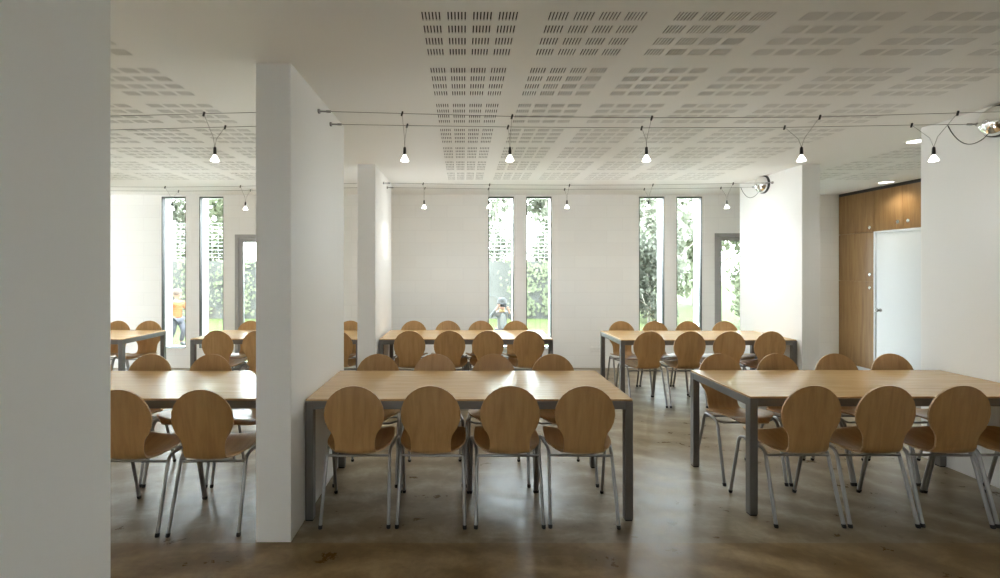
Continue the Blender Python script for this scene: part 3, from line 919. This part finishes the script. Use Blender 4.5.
def child(loc, rz, hgt, label, J, top_mat, cat='person'):
    """J: overrides of joint positions for a 1.0 m figure facing -y"""
    root = empty('person', loc, rz, label, cat)
    P = {'pelvis': ((0, 0, .50), (.075, .06)), 'waist': ((0, 0, .58), (.068, .055)), 'chest': ((0, 0, .69), (.078, .058)), 'collar': ((0, 0, .765), (.055, .045)), 'neck': ((0, -.005, .80), .030), 'chin': ((0, -.01, .845), (.048, .055)), 'head': ((0, -.012, .905), (.066, .075)), 'crown': ((0, -.005, .965), (.050, .058)),
         'ls': ((.095, 0, .755), .034), 'le': ((.135, 0, .62), .026), 'lw': ((.15, -.03, .50), .018), 'lp': ((.152, -.035, .465), (.022, .014)),
         'rs': ((-.095, 0, .755), .034), 're': ((-.135, 0, .62), .026), 'rw': ((-.15, -.03, .50), .018), 'rp': ((-.152, -.035, .465), (.022, .014)),
         'lh': ((.05, 0, .46), .055), 'lk': ((.055, -.01, .27), .038), 'la': ((.055, .01, .05), .026), 'lt': ((.06, -.09, .025), .024),
         'rh': ((-.05, 0, .46), .055), 'rk': ((-.055, -.01, .27), .038), 'ra': ((-.055, .01, .05), .026), 'rt': ((-.06, -.09, .025), .024)}
    for k, v in J.items(): P[k] = (v, P[k][1])
    B = [('pelvis', 'waist'), ('waist', 'chest'), ('chest', 'collar'), ('collar', 'neck'), ('neck', 'chin'), ('chin', 'head'), ('head', 'crown')]
    for s in 'lr':
        B += [('collar', s+'s'), (s+'s', s+'e'), (s+'e', s+'w'), (s+'w', s+'p'), ('pelvis', s+'h'), (s+'h', s+'k'), (s+'k', s+'a'), (s+'a', s+'t')]
    # fingers rooted in each palm, with a thumb leaving the palm's side
    for s in 'lr':
        w_, p_ = Vector(P[s+'w'][0]), Vector(P[s+'p'][0])
        d = (p_-w_).normalized()
        side = d.cross(Vector((0, 1, 0.3))).normalized()
        bend = side.cross(d).normalized()
        for k, (off, ln) in enumerate(((-.015, .032), (-.005, .037), (.005, .035), (.015, .027))):
            a = p_+side*off+d*.008
            b = a+d*ln*.55+bend*.006; c = a+d*ln*.85+bend*.018
            P['%sf%da' % (s, k)] = (a, .0062); P['%sf%db' % (s, k)] = (b, .0055); P['%sf%dc' % (s, k)] = (c, .0045)
            B += [(s+'p', '%sf%da' % (s, k)), ('%sf%da' % (s, k), '%sf%db' % (s, k)), ('%sf%db' % (s, k), '%sf%dc' % (s, k))]
        sg = 1 if s == 'l' else -1
        a = p_-side*.02*sg-d*.012; b = a-side*.016*sg+d*.016; 
        P[s+'ta'] = (a, .0075); P[s+'tb'] = (b, .006)
        B += [(s+'p', s+'ta'), (s+'ta', s+'tb')]
    P = {k: (tuple(Vector(v[0])*hgt), tuple(q*hgt for q in v[1]) if isinstance(v[1], tuple) else v[1]*hgt) for k, v in P.items()}
    body = skin('body', P, B, M_skin, root, 'pelvis')
    def cloth(name, keys, bones, m, grow):
        Q = {k: (P[k][0], tuple(q*grow for q in P[k][1]) if isinstance(P[k][1], tuple) else P[k][1]*grow) for k in keys}
        return skin(name, Q, bones, m, root, keys[0])
    def short(k1, k2, t):
        a, b = Vector(P[k1][0]), Vector(P[k2][0]); return tuple(a.lerp(b, t))
    for s in 'lr': P[s+'c'] = (short(s+'e', s+'w', .85), P[s+'w'][1]*1.15)
    cloth('top', ['waist', 'pelvis', 'chest', 'collar', 'ls', 'le', 'lc', 'rs', 're', 'rc'],
          [('pelvis', 'waist'), ('waist', 'chest'), ('chest', 'collar'), ('collar', 'ls'), ('ls', 'le'), ('le', 'lc'), ('collar', 'rs'), ('rs', 're'), ('re', 'rc')], top_mat, 1.22)
    for s in 'lr': P[s+'b'] = (short(s+'k', s+'a', .9), P[s+'a'][1]*1.15)
    cloth('trousers', ['pelvis', 'lh', 'lk', 'lb', 'rh', 'rk', 'rb'], [('pelvis', 'lh'), ('lh', 'lk'), ('lk', 'lb'), ('pelvis', 'rh'), ('rh', 'rk'), ('rk', 'rb')], M_trous, 1.22)
    for s in 'lr': cloth('shoe', [s+'a', s+'t'], [(s+'a', s+'t')], M_dark, 1.3)
    H = hgt
    hd = Vector(P['head'][0])
    # face on the body surface
    for sx in (-1, 1):
        lathe('eye', [(0, -.010*H), (.009*H, 0), (0, .010*H)], M_eye, root, 10, Matrix.Translation(hd+Vector((sx*.026*H, -.066*H, -.008*H))))
        lathe('ear', [(0, -.018*H), (.010*H, 0), (0, .018*H)], M_skin, root, 10, Matrix.Translation(hd+Vector((sx*.066*H, 0, -.012*H))))
    lathe('nose', [(0, -.012*H), (.011*H, -.008*H), (.006*H, .012*H), (0, .016*H)], M_skin, root, 10, Matrix.Translation(hd+Vector((0, -.073*H, -.03*H))))
    box('mouth', hd.x-.018*H, hd.x+.018*H, hd.y-.068*H, hd.y-.058*H, hd.z-.061*H, hd.z-.055*H, mat('lips', (0.5, 0.22, 0.19), 0.5), root)
    return root, P

h = 1.07
ph, P = child((0.675, 8.05, -0.02), 0, h, 'child in a grey jacket and hat holding a camera up outside the window',
    {'re': (-.185, -.03, .70), 'rw': (-.085, -.115, .845), 'rp': (-.06, -.125, .872), 'rs': (-.10, 0, .75),
     'le': (.165, -.04, .65), 'lw': (.10, -.14, .80), 'lp': (.085, -.15, .835)}, M_jacket)
hd = Vector(P['head'][0])
# open jacket front: white shirt and yellowish scarf
bm = bmesh.new()
bmesh.ops.create_uvsphere(bm, u_segments=16, v_segments=10, radius=1)
bmesh.ops.scale(bm, vec=(0.050*h, 0.03*h, 0.125*h), verts=bm.verts)
bmesh.ops.translate(bm, vec=(0.012*h, -0.058*h, 0.635*h), verts=bm.verts)
obj('shirt', bm, M_shirt, ph, True)
lathe('scarf', [(0.036*h, 0), (0.056*h, 0.006*h), (0.060*h, 0.02*h), (0.050*h, 0.036*h), (0.034*h, 0.04*h)], M_scarf, ph, 18, Matrix.Translation((0, -0.008*h, 0.775*h)))
lathe('hat', [(0.078*h, -0.012*h), (0.086*h, -0.006*h), (0.080*h, 0.012*h), (0.077*h, 0.04*h), (0.066*h, 0.070*h), (0.040*h, 0.088*h), (0, 0.094*h)], M_hat, ph, 22, Matrix.Translation(hd+Vector((0, 0.004*h, 0.012*h))))
cm = empty('photo_camera', (0.675, 8.05, -0.02), 0, 'black camera held to the eye by the child outside', 'camera')
cx, cy, cz = hd.x+0.012, hd.y-0.115*h, hd.z-0.01
box('camera_body', cx-0.052, cx+0.052, cy-0.018, cy+0.022, cz-0.033, cz+0.033, M_dark, cm, bevel=0.006)
lathe('lens', [(0.024, 0), (0.026, 0.02), (0.029, 0.05), (0.024, 0.052), (0.02, 0.04), (0, 0.04)], M_dark, cm, 20, Matrix.Translation((cx, cy-0.016, cz-0.004)) @ Matrix.Rotation(PI/2, 4, 'X'))

h2 = 1.18
ow, P = child((-5.78, 9.4, -0.02), math.radians(65), h2, 'person in an orange top walking past the window outside',
    {'lk': (.055, -.09, .28), 'la': (.055, -.02, .07), 'lt': (.06, -.11, .03), 'rk': (-.055, .02, .27), 'ra': (-.055, .13, .08), 'rt': (-.06, .05, .03), 'le': (.13, -.07, .63), 'lw': (.12, -.16, .56), 'lp': (.12, -.19, .55), 're': (-.13, .07, .62), 'rw': (-.14, .06, .50), 'rp': (-.14, .055, .465)}, M_orange)
hd = Vector(P['head'][0])
lathe('hair', [(0.070*h2, -0.02*h2), (0.078*h2, 0.01*h2), (0.074*h2, 0.045*h2), (0.055*h2, 0.08*h2), (0, 0.098*h2)], M_hair, ow, 20, Matrix.Translation(hd+Vector((0, 0.014*h2, 0))))
